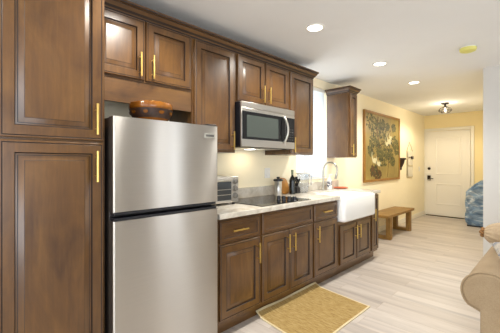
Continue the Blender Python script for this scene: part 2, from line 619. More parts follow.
# ------------------------------------------------------------------ cabinet builders (fronts face +x)
G2 = [M['cab'], M['glaze']]
def raised_front(y0, y1, z0, z1, xb, stile=0.058, th=0.02, small=False):
    """raised panel door/drawer front with glazed grooves; xb is the back plane"""
    mb = MB()
    s = stile
    if small:
        rings = [(0, 0, 0), (0, th - 0.004, 0), (0.004, th, 0), (0.009, th, 1), (0.011, th - 0.002, 1), (0.013, th, 0),
                 (s, th, 1), (s + 0.003, th - 0.007, 0), (s + 0.016, th - 0.008, 1), (s + 0.018, th - 0.010, 0), (s + 0.02, th - 0.010, 0)]
    else:
        rings = [(0, 0, 0), (0, th - 0.004, 0), (0.004, th, 0), (0.009, th, 1), (0.0115, th - 0.002, 1), (0.014, th, 0),
                 (s, th, 1), (s + 0.005, th - 0.011, 0), (s + 0.011, th - 0.010, 1), (s + 0.0145, th - 0.0085, 0),
                 (s + 0.036, th - 0.0025, 1), (s + 0.038, th - 0.001, 0), (s + 0.04, th - 0.001, 0)]
    loops, mis = [], []
    for ins, h, mi in rings:
        loops.append([(xb + h, y0 + ins, z0 + ins), (xb + h, y1 - ins, z0 + ins), (xb + h, y1 - ins, z1 - ins), (xb + h, y0 + ins, z1 - ins)])
        mis.append(mi)
    mb.loft(loops, 0, True, True, True, mis[:-1])
    mb.m[-1] = 0
    return mb

def handle(parent, x, y, z, length=0.16, vertical=True, name='handle'):
    """bar pull with two posts; x = door face"""
    mb = MB()
    r = 0.0055
    d = (0, 0, 1) if vertical else (0, 1, 0)
    def at(t, xx):
        return (xx, y + d[1] * t, z + d[2] * t)
    mb.tube([at(-length / 2, x + 0.032), at(length / 2, x + 0.032)], r + 0.0015, 8)
    for t in (-length * 0.31, length * 0.31):
        mb.tube([at(t, x - 0.0005), at(t, x + 0.030)], r * 0.8, 8)
    return mb.build(name, M['gold'], parent)

def cab_door(parent, y0, y1, z0, z1, xb, hy=None, hz=None, stile=0.058, hl=0.16):
    o = raised_front(y0, y1, z0, z1, xb, stile).build('door', G2, parent, angle=25)
    if hy is not None:
        handle(o, xb + 0.02, hy, hz, hl)
    return o

def cab_drawer(parent, y0, y1, z0, z1, xb, hy=None, name='drawer'):
    o = raised_front(y0, y1, z0, z1, xb, 0.034, 0.02, True).build(name, [M['cab_h'], M['glaze']], parent, angle=25)
    if hy is not None:
        handle(o, xb + 0.011, hy, (z0 + z1) / 2 - 0.0, 0.16, False)
    return o

# pantry
p = thing('pantry_cabinet', (0.31, 0.393, 0), 'tall brown pantry cabinet with two stacked doors left of the refrigerator', 'cabinet')
mb = MB().box(0.001, 0.624, 0.163, 0.6255, 0.10, CEIL - 0.10).box(0.001, 0.56, 0.163, 0.6255, 0.0005, 0.10)
mb.build('carcass', M['cab'], p, smooth=False)
cab_door(p, 0.176, 0.615, 1.399, 2.32, 0.6245, 0.574, 1.51, 0.056)
cab_door(p, 0.176, 0.615, 0.115, 1.388, 0.6245, 0.574, 1.265, 0.056)
mb = MB()
prof = [(0.0, 0.0), (0.01, 0.0), (0.02, 0.02), (0.055, 0.05), (0.065, 0.055), (0.065, 0.09), (0.0, 0.09)]
mb.loft([[(0.6245 + a, 0.163, 2.335 + b) for a, b in prof], [(0.6245 + a, 0.6255, 2.335 + b) for a, b in prof]])
mb.build('crown', M['cab_h'], p)

# upper cabinets
UF = 0.335
def upper(name, y0, y1, z0, z1, label, doors, extra=None):
    u = thing(name, (0.17, (y0 + y1) / 2, z0), label, 'cabinet')
    MB().box(0.001, UF, y0, y1, z0, z1).build('carcass', M['cab'], u, smooth=False)
    for d in doors:
        cab_door(u, *d)
    return u
UZ1 = 2.286
u = upper('upper_cabinet', 0.6265, 1.3815, 1.836, UZ1, 'wide two-door brown wall cabinet directly above the refrigerator',
          [(0.640, 0.990, 1.848, 2.255, UF + 0.0005, 0.950, 1.945, 0.055),
           (1.000, 1.366, 1.848, 2.255, UF + 0.0005, 1.040, 1.945, 0.055)])
MB().box(0.312, UF - 0.002, 0.6265, 1.3815, 1.68, 1.8355).build('valance', M['cab_h'], u, bevel=0.002)
upper('upper_cabinet', 1.383, 1.8385, 1.372, UZ1, 'tall single-door brown wall cabinet left of the microwave',
      [(1.402, 1.820, 1.384, 2.25, UF + 0.0005, 1.785, 1.475)])
upper('upper_cabinet', 1.840, 2.6005, 1.825, UZ1, 'short two-door brown wall cabinet above the microwave',
      [(1.858, 2.212, 1.838, 2.25, UF + 0.0005, 2.176, 1.935, 0.055),
       (2.226, 2.583, 1.838, 2.25, UF + 0.0005, 2.262, 1.935, 0.055)])
upper('upper_cabinet', 2.602, 3.06, 1.372, UZ1, 'tall single-door brown wall cabinet between microwave and window',
      [(2.620, 3.042, 1.384, 2.25, UF + 0.0005, 2.655, 1.475)])
u = upper('upper_cabinet', 3.926, 4.155, 1.358, 2.272, 'narrow single-door brown wall cabinet right of the window above the faucet',
          [(3.942, 4.140, 1.370, 2.235, UF + 0.0005, 3.973, 1.46, 0.052)])

CROWN = [(a * 0.66, b) for a, b in [(0.0010, 0.0), (0.008, 0.0), (0.012, 0.012), (0.022, 0.018), (0.040, 0.030), (0.054, 0.046), (0.060, 0.050),
         (0.060, 0.056), (0.074, 0.060), (0.078, 0.068), (0.078, 0.078), (0.0010, 0.078)]]
def crown(y0, y1, z, left):
    mb = MB()
    loops = []
    if left:
        loops.append([(0.001, y0 - a, z + b) for a, b in CROWN])
        loops.append([(UF + a, y0 - a, z + b) for a, b in CROWN])
    else:
        loops.append([(UF + a, y0, z + b) for a, b in CROWN])
    loops.append([(UF + a, y1 + a, z + b) for a, b in CROWN])
    loops.append([(0.001, y1 + a, z + b) for a, b in CROWN])
    mb.loft(loops)
    n = len(CROWN)
    for q in range((len(loops) - 1) * n):
        if q % n in (1, 3, 6, 8):
            mb.m[q] = 1
    return mb
c = crown(0.6265, 3.0605, 2.258, False).build('crown_moulding', [M['cab_h'], M['glaze']])
tag(c, 'brown stepped crown moulding running along the top of the main row of wall cabinets', 'moulding')
crown(3.926, 4.155, 2.244, True).build('crown', [M['cab_h'], M['glaze']], u)

# base cabinets
BF = 0.612
def base(name, y0, y1, label, top=0.874):
    b = thing(name, (0.3, (y0 + y1) / 2, 0), label, 'cabinet')
    MB().box(0.001, BF, y0, y1, 0.10, top).build('carcass', M['cab'], b, smooth=False)
    MB().box(0.05, 0.556, y0, y1, 0.0005, 0.0995).build('toe_kick', M['cab_h'], b, smooth=False)
    return b
XB = BF + 0.0005
b = base('base_cabinet', 1.41, 1.8635, 'brown base cabinet with one drawer over one door beside the refrigerator')
cab_drawer(b, 1.426, 1.850, 0.692, 0.858, XB, 1.615)
cab_door(b, 1.426, 1.850, 0.130, 0.680, XB, 1.815, 0.56)
b = base('base_cabinet', 1.865, 2.6285, 'wide two-door brown base cabinet with false drawer front under the cooktop')
cab_drawer(b, 1.879, 2.615, 0.692, 0.858, XB, None, 'false_drawer')
cab_door(b, 1.879, 2.242, 0.130, 0.680, XB, 2.205, 0.565)
cab_door(b, 2.250, 2.615, 0.130, 0.680, XB, 2.290, 0.565)
b = base('base_cabinet', 2.630, 3.115, 'brown base cabinet with one drawer over one door beside the white sink')
cab_drawer(b, 2.644, 3.100, 0.692, 0.858, XB, 2.868)
cab_door(b, 2.644, 3.100, 0.130, 0.680, XB, 2.690, 0.565)
b = base('base_cabinet', 3.130, 3.960, 'low two-door brown base cabinet under the white sink', 0.618)
cab_door(b, 3.165, 3.548, 0.130, 0.575, XB, 3.512, 0.46)
cab_door(b, 3.560, 3.945, 0.130, 0.575, XB, 3.602, 0.46)
b = base('base_cabinet', 3.977, 4.205, 'narrow one-door brown base cabinet at the far end right of the sink')
cab_door(b, 3.988, 4.196, 0.130, 0.858, XB, 4.035, 0.60, 0.05)
p = MB().box(0.001, 0.60, 3.1155, 3.1295, 0.0995, 0.874).box(0.001, 0.556, 3.1155, 3.1295, 0.0005, 0.0995)
tag(p.build('filler_panel', M['cab'], smooth=False), 'thin brown filler panel on the left side of the white sink', 'panel')
p = MB().box(0.001, 0.60, 3.9605, 3.9765, 0.0995, 0.874).box(0.001, 0.556, 3.9605, 3.9765, 0.0005, 0.0995)
tag(p.build('filler_panel', M['cab'], smooth=False), 'thin brown filler panel on the right side of the white sink', 'panel')

# countertop (with a cut-out for the sink) and splash
CZ0, CZ1 = 0.8755, 0.9145
ct = thing('countertop', (0.32, 2.8, CZ0), 'pale veined stone countertop running along the base cabinets', 'countertop')
mb = MB().box(0.001, 0.648, 1.408, 3.134, CZ0, CZ1)
mb.box(0.001, 0.205, 3.134, 3.956, CZ0, CZ1).box(0.001, 0.648, 3.956, 4.222, CZ0, CZ1)
mb.build('slab', M['stone'], ct, bevel=0.003)
MB().box(0.001, 0.021, 1.408, 4.222, CZ1 + 0.0003, 1.021).build('backsplash', M['stone'], ct, bevel=0.002)

# farmhouse sink
s = thing('farmhouse_sink', (0.45, 3.545, 0.62), 'white apron-front farmhouse sink set into the countertop', 'sink')
def rrect(x0, x1, y0, y1, r, z, n=6):
    pts = []
    for cx, cy, a0 in ((x1 - r, y1 - r, 0), (x0 + r, y1 - r, PI / 2), (x0 + r, y0 + r, PI), (x1 - r, y0 + r, 1.5 * PI)):
        for k in range(n + 1):
            a = a0 + PI / 2 * k / n
            pts.append((cx + r * math.cos(a), cy + r * math.sin(a), z))
    return pts
sx0, sx1, sy0, sy1 = 0.207, 0.70, 3.1365, 3.9535
zt, zb = 0.897, 0.6205
mb = MB()
L = []
for ins, z, r in ((0.025, zb, 0.02), (0.008, zb + 0.006, 0.034), (0.0, zb + 0.025, 0.042), (0.0, zt - 0.012, 0.042), (0.003, zt - 0.003, 0.040), (0.010, zt, 0.034),
                  (0.022, zt - 0.001, 0.03), (0.028, zt - 0.006, 0.03), (0.032, zt - 0.05, 0.04), (0.04, zb + 0.06, 0.05), (0.07, zb + 0.035, 0.05), (0.15, zb + 0.03, 0.04)):
    L.append(rrect(sx0 + ins, sx1 - ins, sy0 + ins, sy1 - ins, r, z))
mb.loft(L)
mb.build('basin', M['white'], s, angle=50)
MB().lathe([(0.05, 0), (0.05, 0.003), (0.035, 0.002), (0.03, -0.001)], (0.45, 3.545, zb + 0.031), 20).build('drain', M['steel'], s)

# faucet
f = thing('faucet', (0.105, 3.66, CZ1), 'brushed nickel gooseneck faucet standing behind the sink', 'faucet')
fx, fy = 0.105, 3.66
MB().lathe([(0.028, 0.0005), (0.028, 0.012), (0.022, 0.02), (0.019, 0.03), (0.019, 0.075), (0.015, 0.085), (0.0145, 0.09)], (fx, fy, CZ1), 20).build('base', M['nickel'], f)
pts = [(fx, fy, CZ1 + 0.085), (fx, fy, CZ1 + 0.27)]
R = 0.095
for k in range(1, 15):
    a = PI - k * (PI + 0.35) / 14
    pts.append((fx + R + R * math.cos(a), fy + 0.18 * (R + R * math.cos(a)), CZ1 + 0.27 + R * 1.12 * math.sin(a)))
MB().tube(pts, 0.0125, 12).build('spout', M['nickel'], f)
e = Vector(pts[-1]); d = (Vector(pts[-1]) - Vector(pts[-2])).normalized()
MB().tube([e, e + d * 0.02, e + d * 0.06, e + d * 0.085], [0.0135, 0.016, 0.017, 0.014], 14).build('spray_head', M['nickel'], f)
MB().tube([(fx, fy + 0.018, CZ1 + 0.05), (fx, fy + 0.05, CZ1 + 0.055), (fx + 0.01, fy + 0.062, CZ1 + 0.12)], [0.009, 0.008, 0.006], 10).build('handle', M['nickel'], f)

# soap bottle behind the faucet
b = thing('soap_bottle', (0.08, 3.86, CZ1), 'white patterned soap pump bottle right of the faucet', 'bottle')
c = (0.08, 3.86, CZ1)
MB().lathe([(0.030, 0.0006), (0.033, 0.004), (0.033, 0.125), (0.026, 0.142), (0.013, 0.148), (0.013, 0.156)], c, 20).build('bottle_body', M['white'], b)
t = NT('soap_label')
a = t.noise(t.coords((1, 1, 1)), 38, 2, 0.5)
t.color(t.ramp(a, [(0.48, lin('#eceae6')), (0.54, lin('#353a55')), (0.6, lin('#353a55'))]))
t.set(Roughness=0.4)
MB().lathe([(0.0336, 0.03), (0.0336, 0.115)], c, 20, 0, False, False).build('label_band', t.m, b)
mb = MB().lathe([(0.014, 0.1565), (0.014, 0.17), (0.005, 0.172), (0.005, 0.195), (0.010, 0.196), (0.010, 0.206)], c, 14)
mb.tube([(c[0], c[1], c[2] + 0.201), (c[0] + 0.035, c[1], c[2] + 0.203), (c[0] + 0.042, c[1], c[2] + 0.193)], 0.005, 8)
mb.build('pump', M['white'], b)

# orange dish at the far end of the counter
mb = MB()
prof = [(0.05, 0.0006), (0.095, 0.006), (0.105, 0.016), (0.102, 0.017), (0.09, 0.010), (0.03, 0.008)]
mb.loft([[(0.42 + r * 0.95 * math.cos(a), 3.5, CZ1 + z) for a in [0]] for r, z in prof]) if False else None
loops = []
for r, z in prof:
    loops.append([(0.13 + r * 0.95 * math.cos(2 * PI * k / 28), 4.09 + r * 1.1 * math.sin(2 * PI * k / 28), CZ1 + z) for k in range(28)])
mb.loft(loops)
tag(mb.build('oval_dish', M['orange']), 'shallow orange dish lying on the far end of the counter', 'dish')

# cooktop
ck = thing('cooktop', (0.34, 2.24, CZ1), 'black glass electric cooktop set in the countertop', 'cooktop')
MB().box(0.075, 0.60, 1.908, 2.632, CZ1 + 0.0003, CZ1 + 0.006).build('glass_top', M['black_gloss'], ck, bevel=0.002)
mb = MB()
for x, y, r in ((0.21, 2.03, 0.075), (0.45, 2.03, 0.10), (0.21, 2.30, 0.10)):
    n = 36
    MB().loft([[(x + q * math.cos(2 * PI * k / n), y + q * math.sin(2 * PI * k / n), CZ1 + 0.0064) for k in range(n)] for q in (r, r - 0.004)], 0, False, False).build('burner_ring', M['ring'], ck)
for k in range(4):
    MB().lathe([(0.022, 0), (0.022, 0.006), (0.018, 0.010), (0.017, 0.040), (0.013, 0.044), (0.002, 0.044)], (0.425 + 0.052 * k, 2.335 + 0.015 * k, CZ1 + 0.0061), 16).build('knob', M['black'], ck)

# things on the counter beside the cooktop
c = (0.11, 2.705, CZ1 + 0.0003)
b = thing('canister', c, 'steel coffee canister with black lid beside the cooktop', 'canister')
MB().lathe([(0.043, 0.0004), (0.045, 0.003), (0.045, 0.012), (0.042, 0.016), (0.042, 0.155), (0.044, 0.158), (0.044, 0.162)], c, 24).build('canister_body', M['steel'], b)
MB().lathe([(0.052, 0.1622), (0.055, 0.166), (0.055, 0.180), (0.048, 0.186), (0.018, 0.188), (0.016, 0.196), (0.02, 0.202), (0.018, 0.21), (0.004, 0.212)], c, 24).build('lid', M['black'], b)
# cutting board leaning on the wall
mb = MB()
n = 36
lo = []
for t_, ins in ((0.0, 0.004), (0.004, 0.0), (0.014, 0.0), (0.018, 0.004)):
    lp = []
    for k in range(n):
        a = 2 * PI * k / n
        yy = 2.865 + (0.078 - ins) * (abs(math.cos(a)) ** 0.75) * (1 if math.cos(a) >= 0 else -1)
        hh = 0.095 + (0.095 - ins) * (abs(math.sin(a)) ** 0.8) * (1 if math.sin(a) >= 0 else -1)
        # lean: bottom out from the wall, top against it
        lp.append((0.082 - 0.27 * hh + t_, yy, CZ1 + 0.002 + hh))
    lo.append(lp)
mb.loft(lo)
tag(mb.build('cutting_board', M['board'], angle=50), 'rounded orange-brown wooden cutting board leaning against the backsplash', 'cutting board')
c = (0.150, 2.915, CZ1 + 0.0003)
b = thing('oil_bottle', c, 'dark bottle with grey-green neck in front of the cutting board', 'bottle')
MB().lathe([(0.030, 0.0004), (0.034, 0.004), (0.034, 0.16), (0.030, 0.185), (0.014, 0.215), (0.012, 0.225)], c, 20).build('bottle_body', M['oil'], b)
MB().lathe([(0.0128, 0.2252), (0.0132, 0.262), (0.015, 0.264), (0.015, 0.285), (0.012, 0.288)], c, 16).build('neck', M['foil'], b)
# knife block and knives
kb = (0.085, 3.06, CZ1 + 0.0003)
mb = MB()
mb.loft([[(kb[0] - 0.045, kb[1] - 0.035, kb[2] + 0.0004), (kb[0] + 0.055, kb[1] - 0.035, kb[2] + 0.0004), (kb[0] + 0.055, kb[1] + 0.035, kb[2] + 0.0004), (kb[0] - 0.045, kb[1] + 0.035, kb[2] + 0.0004)],
         [(kb[0] - 0.055, kb[1] - 0.035, kb[2] + 0.12), (kb[0] + 0.045, kb[1] - 0.035, kb[2] + 0.07), (kb[0] + 0.045, kb[1] + 0.035, kb[2] + 0.07), (kb[0] - 0.055, kb[1] + 0.035, kb[2] + 0.12)]])
tag(mb.build('knife_block', M['black'], bevel=0.004), 'black slanted knife block between dark bottle and clear pitcher', 'knife block')
i = 0
for yy, xx in ((-0.02, -0.035), (0.0, -0.03), (0.02, -0.035), (-0.012, 0.01), (0.014, 0.012)):
    p0 = Vector((kb[0] + xx, kb[1] + yy, kb[2] + 0.1215 - 0.5 * (xx + 0.055)))
    d = Vector((0.45, 0.12 * (yy / 0.02), 1)).normalized()
    k = MB()
    side = Vector((0, 1, 0))
    up = d.cross(side)
    lp = []
    for t_, w, h_ in ((0.0, 0.005, 0.009), (0.01, 0.006, 0.011), (0.05, 0.0065, 0.010), (0.085, 0.006, 0.013), (0.095, 0.004, 0.009)):
        q = p0 + d * t_
        lp.append([q + side * w * math.cos(a) + up * h_ * math.sin(a) for a in [2 * PI * j / 10 for j in range(10)]])
    k.loft(lp)
    tag(k.build('kitchen_knife', M['black']), 'black-handled kitchen knife standing in the knife block', 'knife', 'knives in the knife block')
    i += 1
# clear pitcher
c = (0.115, 3.185, CZ1 + 0.0003)
b = thing('pitcher', c, 'clear pitcher standing under the kitchen window beside the knife block', 'pitcher')
prof = [(0.045, 0.0005), (0.055, 0.004), (0.062, 0.05), (0.072, 0.15), (0.080, 0.215), (0.080, 0.232), (0.077, 0.232), (0.077, 0.216), (0.069, 0.15), (0.059, 0.05), (0.052, 0.008), (0.01, 0.007)]
MB().lathe(prof, c, 28).build('vessel', M['glass'], b)
MB().lathe([(0.082, 0.2323), (0.084, 0.236), (0.084, 0.246), (0.05, 0.25), (0.01, 0.25)], c, 28).build('lid', M['plastic_white'], b)
hp = [(c[0] + 0.02, c[1] + 0.075, c[2] + 0.21), (c[0] + 0.03, c[1] + 0.125, c[2] + 0.20), (c[0] + 0.03, c[1] + 0.125, c[2] + 0.09), (c[0] + 0.02, c[1] + 0.068, c[2] + 0.07)]
MB().tube(hp, 0.009, 8).build('handle', M['glass'], b)

# wall plate
b = thing('wall_switch', (0.0, 2.638, 1.167), 'white switch plate on the kitchen wall above the cooktop', 'switch')
MB().box(0.0005, 0.007, 2.592, 2.684, 1.11, 1.225).build('cover_plate', M['plastic_white'], b, bevel=0.003)
MB().box(0.0072, 0.0115, 2.621, 2.655, 1.135, 1.20).build('rocker', M['white_matte'], b, bevel=0.002)
b = thing('wall_switch', (0.0, 8.07, 1.14), 'small white switch plate on the hall wall beside the entry door', 'switch')
MB().box(0.0005, 0.007, 8.035, 8.105, 1.08, 1.195).build('cover_plate', M['plastic_white'], b, bevel=0.002)
MB().box(0.0072, 0.011, 8.055, 8.085, 1.11, 1.165).build('rocker', M['white_matte'], b, bevel=0.002)

# toaster oven
tx = 0.315
b = thing('toaster_oven', (0.17, 1.70, CZ1), 'silver toaster oven with glass door between refrigerator and cooktop', 'toaster oven')
MB().box(0.04, tx, 1.46, 1.902, CZ1 + 0.018, CZ1 + 0.25).build('housing', M['steel'], b, bevel=0.008)
o = MB().box(tx + 0.0005, tx + 0.012, 1.475, 1.815, CZ1 + 0.03, CZ1 + 0.235).build('door', M['steel'], b, bevel=0.003)
MB().box(tx + 0.0122, tx + 0.014, 1.486, 1.803, CZ1 + 0.045, CZ1 + 0.208).build('window', M['oven_glass'], o)
mb = MB()
for zz in (0.09, 0.135):
    mb.box(tx + 0.0142, tx + 0.0147, 1.49, 1.80, CZ1 + zz, CZ1 + zz + 0.005)
mb.build('rack', M['nickel'], o, smooth=False)
mb = MB().tube([(tx + 0.04, 1.50, CZ1 + 0.215), (tx + 0.04, 1.78, CZ1 + 0.215)], 0.007, 10)
for yy in (1.52, 1.76):
    mb.tube([(tx + 0.012, yy, CZ1 + 0.215), (tx + 0.04, yy, CZ1 + 0.215)], 0.005, 8)
mb.build('handle', M['nickel'], o)
for k in range(3):
    mb = MB()
    zc = CZ1 + 0.205 - k * 0.063
    mb.loft([[(tx + 0.0005 + h_, 1.855 + r * math.cos(a), zc + r * math.sin(a)) for a in [2 * PI * j / 20 for j in range(20)]]
             for r, h_ in ((0.027, 0), (0.027, 0.005), (0.021, 0.008), (0.019, 0.024), (0.015, 0.026), (0.001, 0.026))])
    mb.build('knob', M['knob'], b)
for xx in (0.07, 0.28):
    for yy in (1.49, 1.87):
        MB().lathe([(0.014, 0.0006), (0.016, 0.018)], (xx, yy, CZ1), 12).build('foot', M['black'], b)

# microwave
mz0, mz1, my0, my1, mxf = 1.423, 1.8235, 1.842, 2.598, 0.398
b = thing('microwave', (0.2, 2.22, mz0), 'stainless over-the-range microwave with black glass door mounted under a wall cabinet', 'microwave')
MB().box(0.001, mxf, my0, my1, mz0 + 0.012, mz1).build('housing', M['black'], b, bevel=0.003)
MB().box(0.02, mxf - 0.01, my0 + 0.01, my1 - 0.01, mz0, mz0 + 0.0115).build('underside', M['dark_grey'], b)
MB().box(mxf + 0.0004, mxf + 0.022, my0, my1, mz1 - 0.052, mz1 - 0.001).build('vent_grille', M['steel'], b, bevel=0.002)
dr = MB().box(mxf + 0.0004, mxf + 0.022, my0, my1 - 0.152, mz0 + 0.004, mz1 - 0.0545).build('door', M['steel'], b, bevel=0.003)
MB().box(mxf + 0.0222, mxf + 0.0235, my0 + 0.004, my1 - 0.154, mz0 + 0.07, mz1 - 0.085).build('door_glass', M['black_gloss'], dr)
MB().box(mxf + 0.0237, mxf + 0.0245, my0 + 0.06, my1 - 0.265, mz0 + 0.092, mz1 - 0.115).build('window', M['mw_window'], dr)
mb = MB()
hp = []
for k in range(13):
    q = k / 12.0
    hp.append((mxf + 0.026 + 0.045 * math.sin(PI * q) ** 0.6, my1 - 0.19 + 0.018 * math.sin(PI * q), mz0 + 0.055 + (mz1 - mz0 - 0.135) * q))
MB().tube(hp, 0.012, 10).build('handle', M['nickel'], dr)
pn = MB().box(mxf + 0.0004, mxf + 0.022, my1 - 0.150, my1, mz0 + 0.004, mz1 - 0.0545).build('control_panel', M['steel'], b, bevel=0.003)
MB().box(mxf + 0.0222, mxf + 0.0235, my1 - 0.149, my1 - 0.003, mz0 + 0.07, mz1 - 0.085).build('keypad', M['black_gloss'], pn)
mb = MB()
for i in range(3):
    for j in range(5):
        yy = my1 - 0.105 + i * 0.032
        zz = mz0 + 0.09 + j * 0.026
        mb.box(mxf + 0.0236, mxf + 0.0242, yy, yy + 0.014, zz, zz + 0.008)
mb.build('buttons', M['ring'], pn, smooth=False)
mlamp = area_light('cooktop_lamp', (0.14, 2.22, mz0 - 0.012), (0, 0, 0), 0.05, 0.30, 0.55, (1.0, 0.86, 0.62))
MB().box(0.10, 0.18, 2.185, 2.255, mz0 - 0.006, mz0 - 0.0003).build('lamp_lens', M['lens'], b)
for yy in (2.05, 2.40):
    MB().box(0.09, 0.32, yy - 0.11, yy + 0.11, mz0 - 0.004, mz0 - 0.0003).build('filter', M['steel'], b)

# refrigerator
fy0, fy1, fxf = 0.637, 1.338, 0.715
b = thing('refrigerator', (0.38, 0.99, 0), 'stainless top-freezer refrigerator between pantry and base cabinets', 'refrigerator')
MB().box(0.03, 0.648, fy0 + 0.004, fy1 - 0.004, 0.02, 1.530).build('cabinet_body', M['dark_grey'], b, bevel=0.004)
MB().box(0.06, 0.62, fy0 + 0.02, fy1 - 0.02, 0.0005, 0.0198).build('plinth', M['black'], b)
def fridge_door(z0, z1):
    mb = MB()
    n = 8
    L = []
    # slightly crowned front seen from above, constant in height
    out = [(0.655, fy0 + 0.001), (0.655, fy1 - 0.001)]
    lp = [(0.655, fy1)]
    r = 0.010
    for k in range(n + 1):
        a = PI / 2 * (1 - k / n)
        lp.append((fxf - r + r * math.cos(a), fy1 - r + r * math.sin(a)))
    for k in range(1, 10):
        q = k / 10.0
        lp.append((fxf + 0.0025 * math.sin(PI * q), fy1 - r - (fy1 - fy0 - 2 * r) * q))
    for k in range(n + 1):
        a = -PI / 2 * (k / n)
        lp.append((fxf - r + r * math.cos(a), fy0 + r + r * math.sin(a)))
    lp.append((0.655, fy0))
    mb.loft([[(x, y, z) for x, y in lp] for z in (z0, z1)])
    for i, f_ in enumerate(mb.f):
        if len(f_) == 4 and max(mb.v[q].x for q in f_) - min(mb.v[q].x for q in f_) > 0.03:
            mb.m[i] = 1
    return mb
fd = fridge_door(1.022, 1.531).build('freezer_door', [M['fridge'], M['dark_grey']], b)
rd = fridge_door(0.055, 0.974).build('fresh_food_door', [M['fridge'], M['dark_grey']], b)
for d_, a, c_ in ((fd, 1.022, 1.531), (rd, 0.055, 0.974)):
    MB().box(0.6492, 0.6548, fy0 + 0.002, fy1 - 0.002, a, c_).build('gasket', M['black'], d_)
# recessed pull strips along the gap
def pull(z0, z1, up, parent):
    mb = MB()
    prof = [(0.657, z0), (fxf - 0.006, z0), (fxf + 0.001, z0 + 0.003), (fxf + 0.001, z1 - 0.003), (fxf - 0.006, z1), (0.657, z1)]
    mb.loft([[(x, fy0 + 0.003, z) for x, z in prof], [(x, fy1 - 0.02, z) for x, z in prof]])
    o = mb.build('pull_strip', M['black'], parent)
    return o
pull(0.9745, 0.992, True, rd)
pull(1.004, 1.0215, False, fd)
MB().box(0.60, fxf - 0.012, fy1 - 0.06, fy1 - 0.004, 0.9746, 0.992).build('hinge', M['dark_grey'], b, bevel=0.003)
MB().box(0.60, fxf - 0.01, fy1 - 0.075, fy1 - 0.004, 1.5325, 1.545).build('hinge', M['dark_grey'], b, bevel=0.003)
bd = MB().box(fxf + 0.0008, fxf + 0.004, 1.224, 1.310, 1.447, 1.481).build('badge', M['nickel'], fd, bevel=0.001)
MB().box(fxf + 0.0042, fxf + 0.0046, 1.234, 1.300, 1.457, 1.471).build('badge_strip', M['ring'], bd)

# carved bowl on the refrigerator
c = (0.52, 0.950, 1.5305)
b = thing('wooden_bowl', c, 'carved brown wooden bowl on top of the refrigerator', 'bowl')
prof = [(0.085, 0.0006), (0.095, 0.004), (0.120, 0.05), (0.131, 0.085), (0.135, 0.092), (0.136, 0.105), (0.131, 0.124), (0.124, 0.128), (0.116, 0.122), (0.108, 0.085), (0.09, 0.04), (0.05, 0.02), (0.01, 0.018)]
MB().lathe(prof, c, 40).build('bowl_body', M['bowl'], b)
mb = MB()
random.seed(5)
for k in range(9):
    a0 = 2 * PI * k / 9 + random.uniform(-0.03, 0.03)
    w = random.uniform(0.09, 0.15)
    lp0, lp1 = [], []
    for j in range(12):
        aa = 2 * PI * j / 12
        ang = a0 + w * math.cos(aa) * (1 - 0.3 * math.sin(aa))
        zz = 0.062 + 0.010 * math.sin(aa + 0.5 * math.cos(aa))
        rr = 0.1235 + (zz - 0.05) / 0.035 * 0.011
        lp0.append((c[0] + (rr - 0.001) * math.cos(ang), c[1] + (rr - 0.001) * math.sin(ang), c[2] + zz))
        lp1.append((c[0] + (rr + 0.004) * math.cos(ang), c[1] + (rr + 0.004) * math.sin(ang), c[2] + zz))
    MB().loft([lp0, lp1]).build('carved_figure', M['bowl'], b)
MB().lathe([(0.1095, 0.030), (0.1215, 0.050), (0.1325, 0.086)], c, 40, 0, False, False).build('dark_band', M['bowl_dark'], b)

# vertical blind at the right part of the window
vb = thing('vertical_blind', (-0.045, 3.55, 1.09), 'white vertical blind drawn to the right side of the kitchen window', 'blind')
MB().box(-0.075, -0.02, WY0 + 0.01, WY1 - 0.01, WZ1 - 0.045, WZ1 - 0.002).build('headrail', M['white_matte'], vb)
for k in range(9):
    yc = 3.505 + k * 0.046
    a = math.radians(62)
    dx, dy = 0.032 * math.sin(a - PI / 2 + 0.3), 0.032
    mb = MB()
    lp = []
    for q in (-1, -0.5, 0, 0.5, 1):
        lp.append((-0.046 + q * 0.018 + 0.005 * (1 - q * q), yc + q * 0.026))
    lp2 = [(x + 0.0015, y) for x, y in reversed(lp)]
    mb.loft([[(x, y, z) for x, y in lp + lp2] for z in (WZ0 + 0.025, WZ1 - 0.047)])
    mb.build('vane', M['vane'], vb)

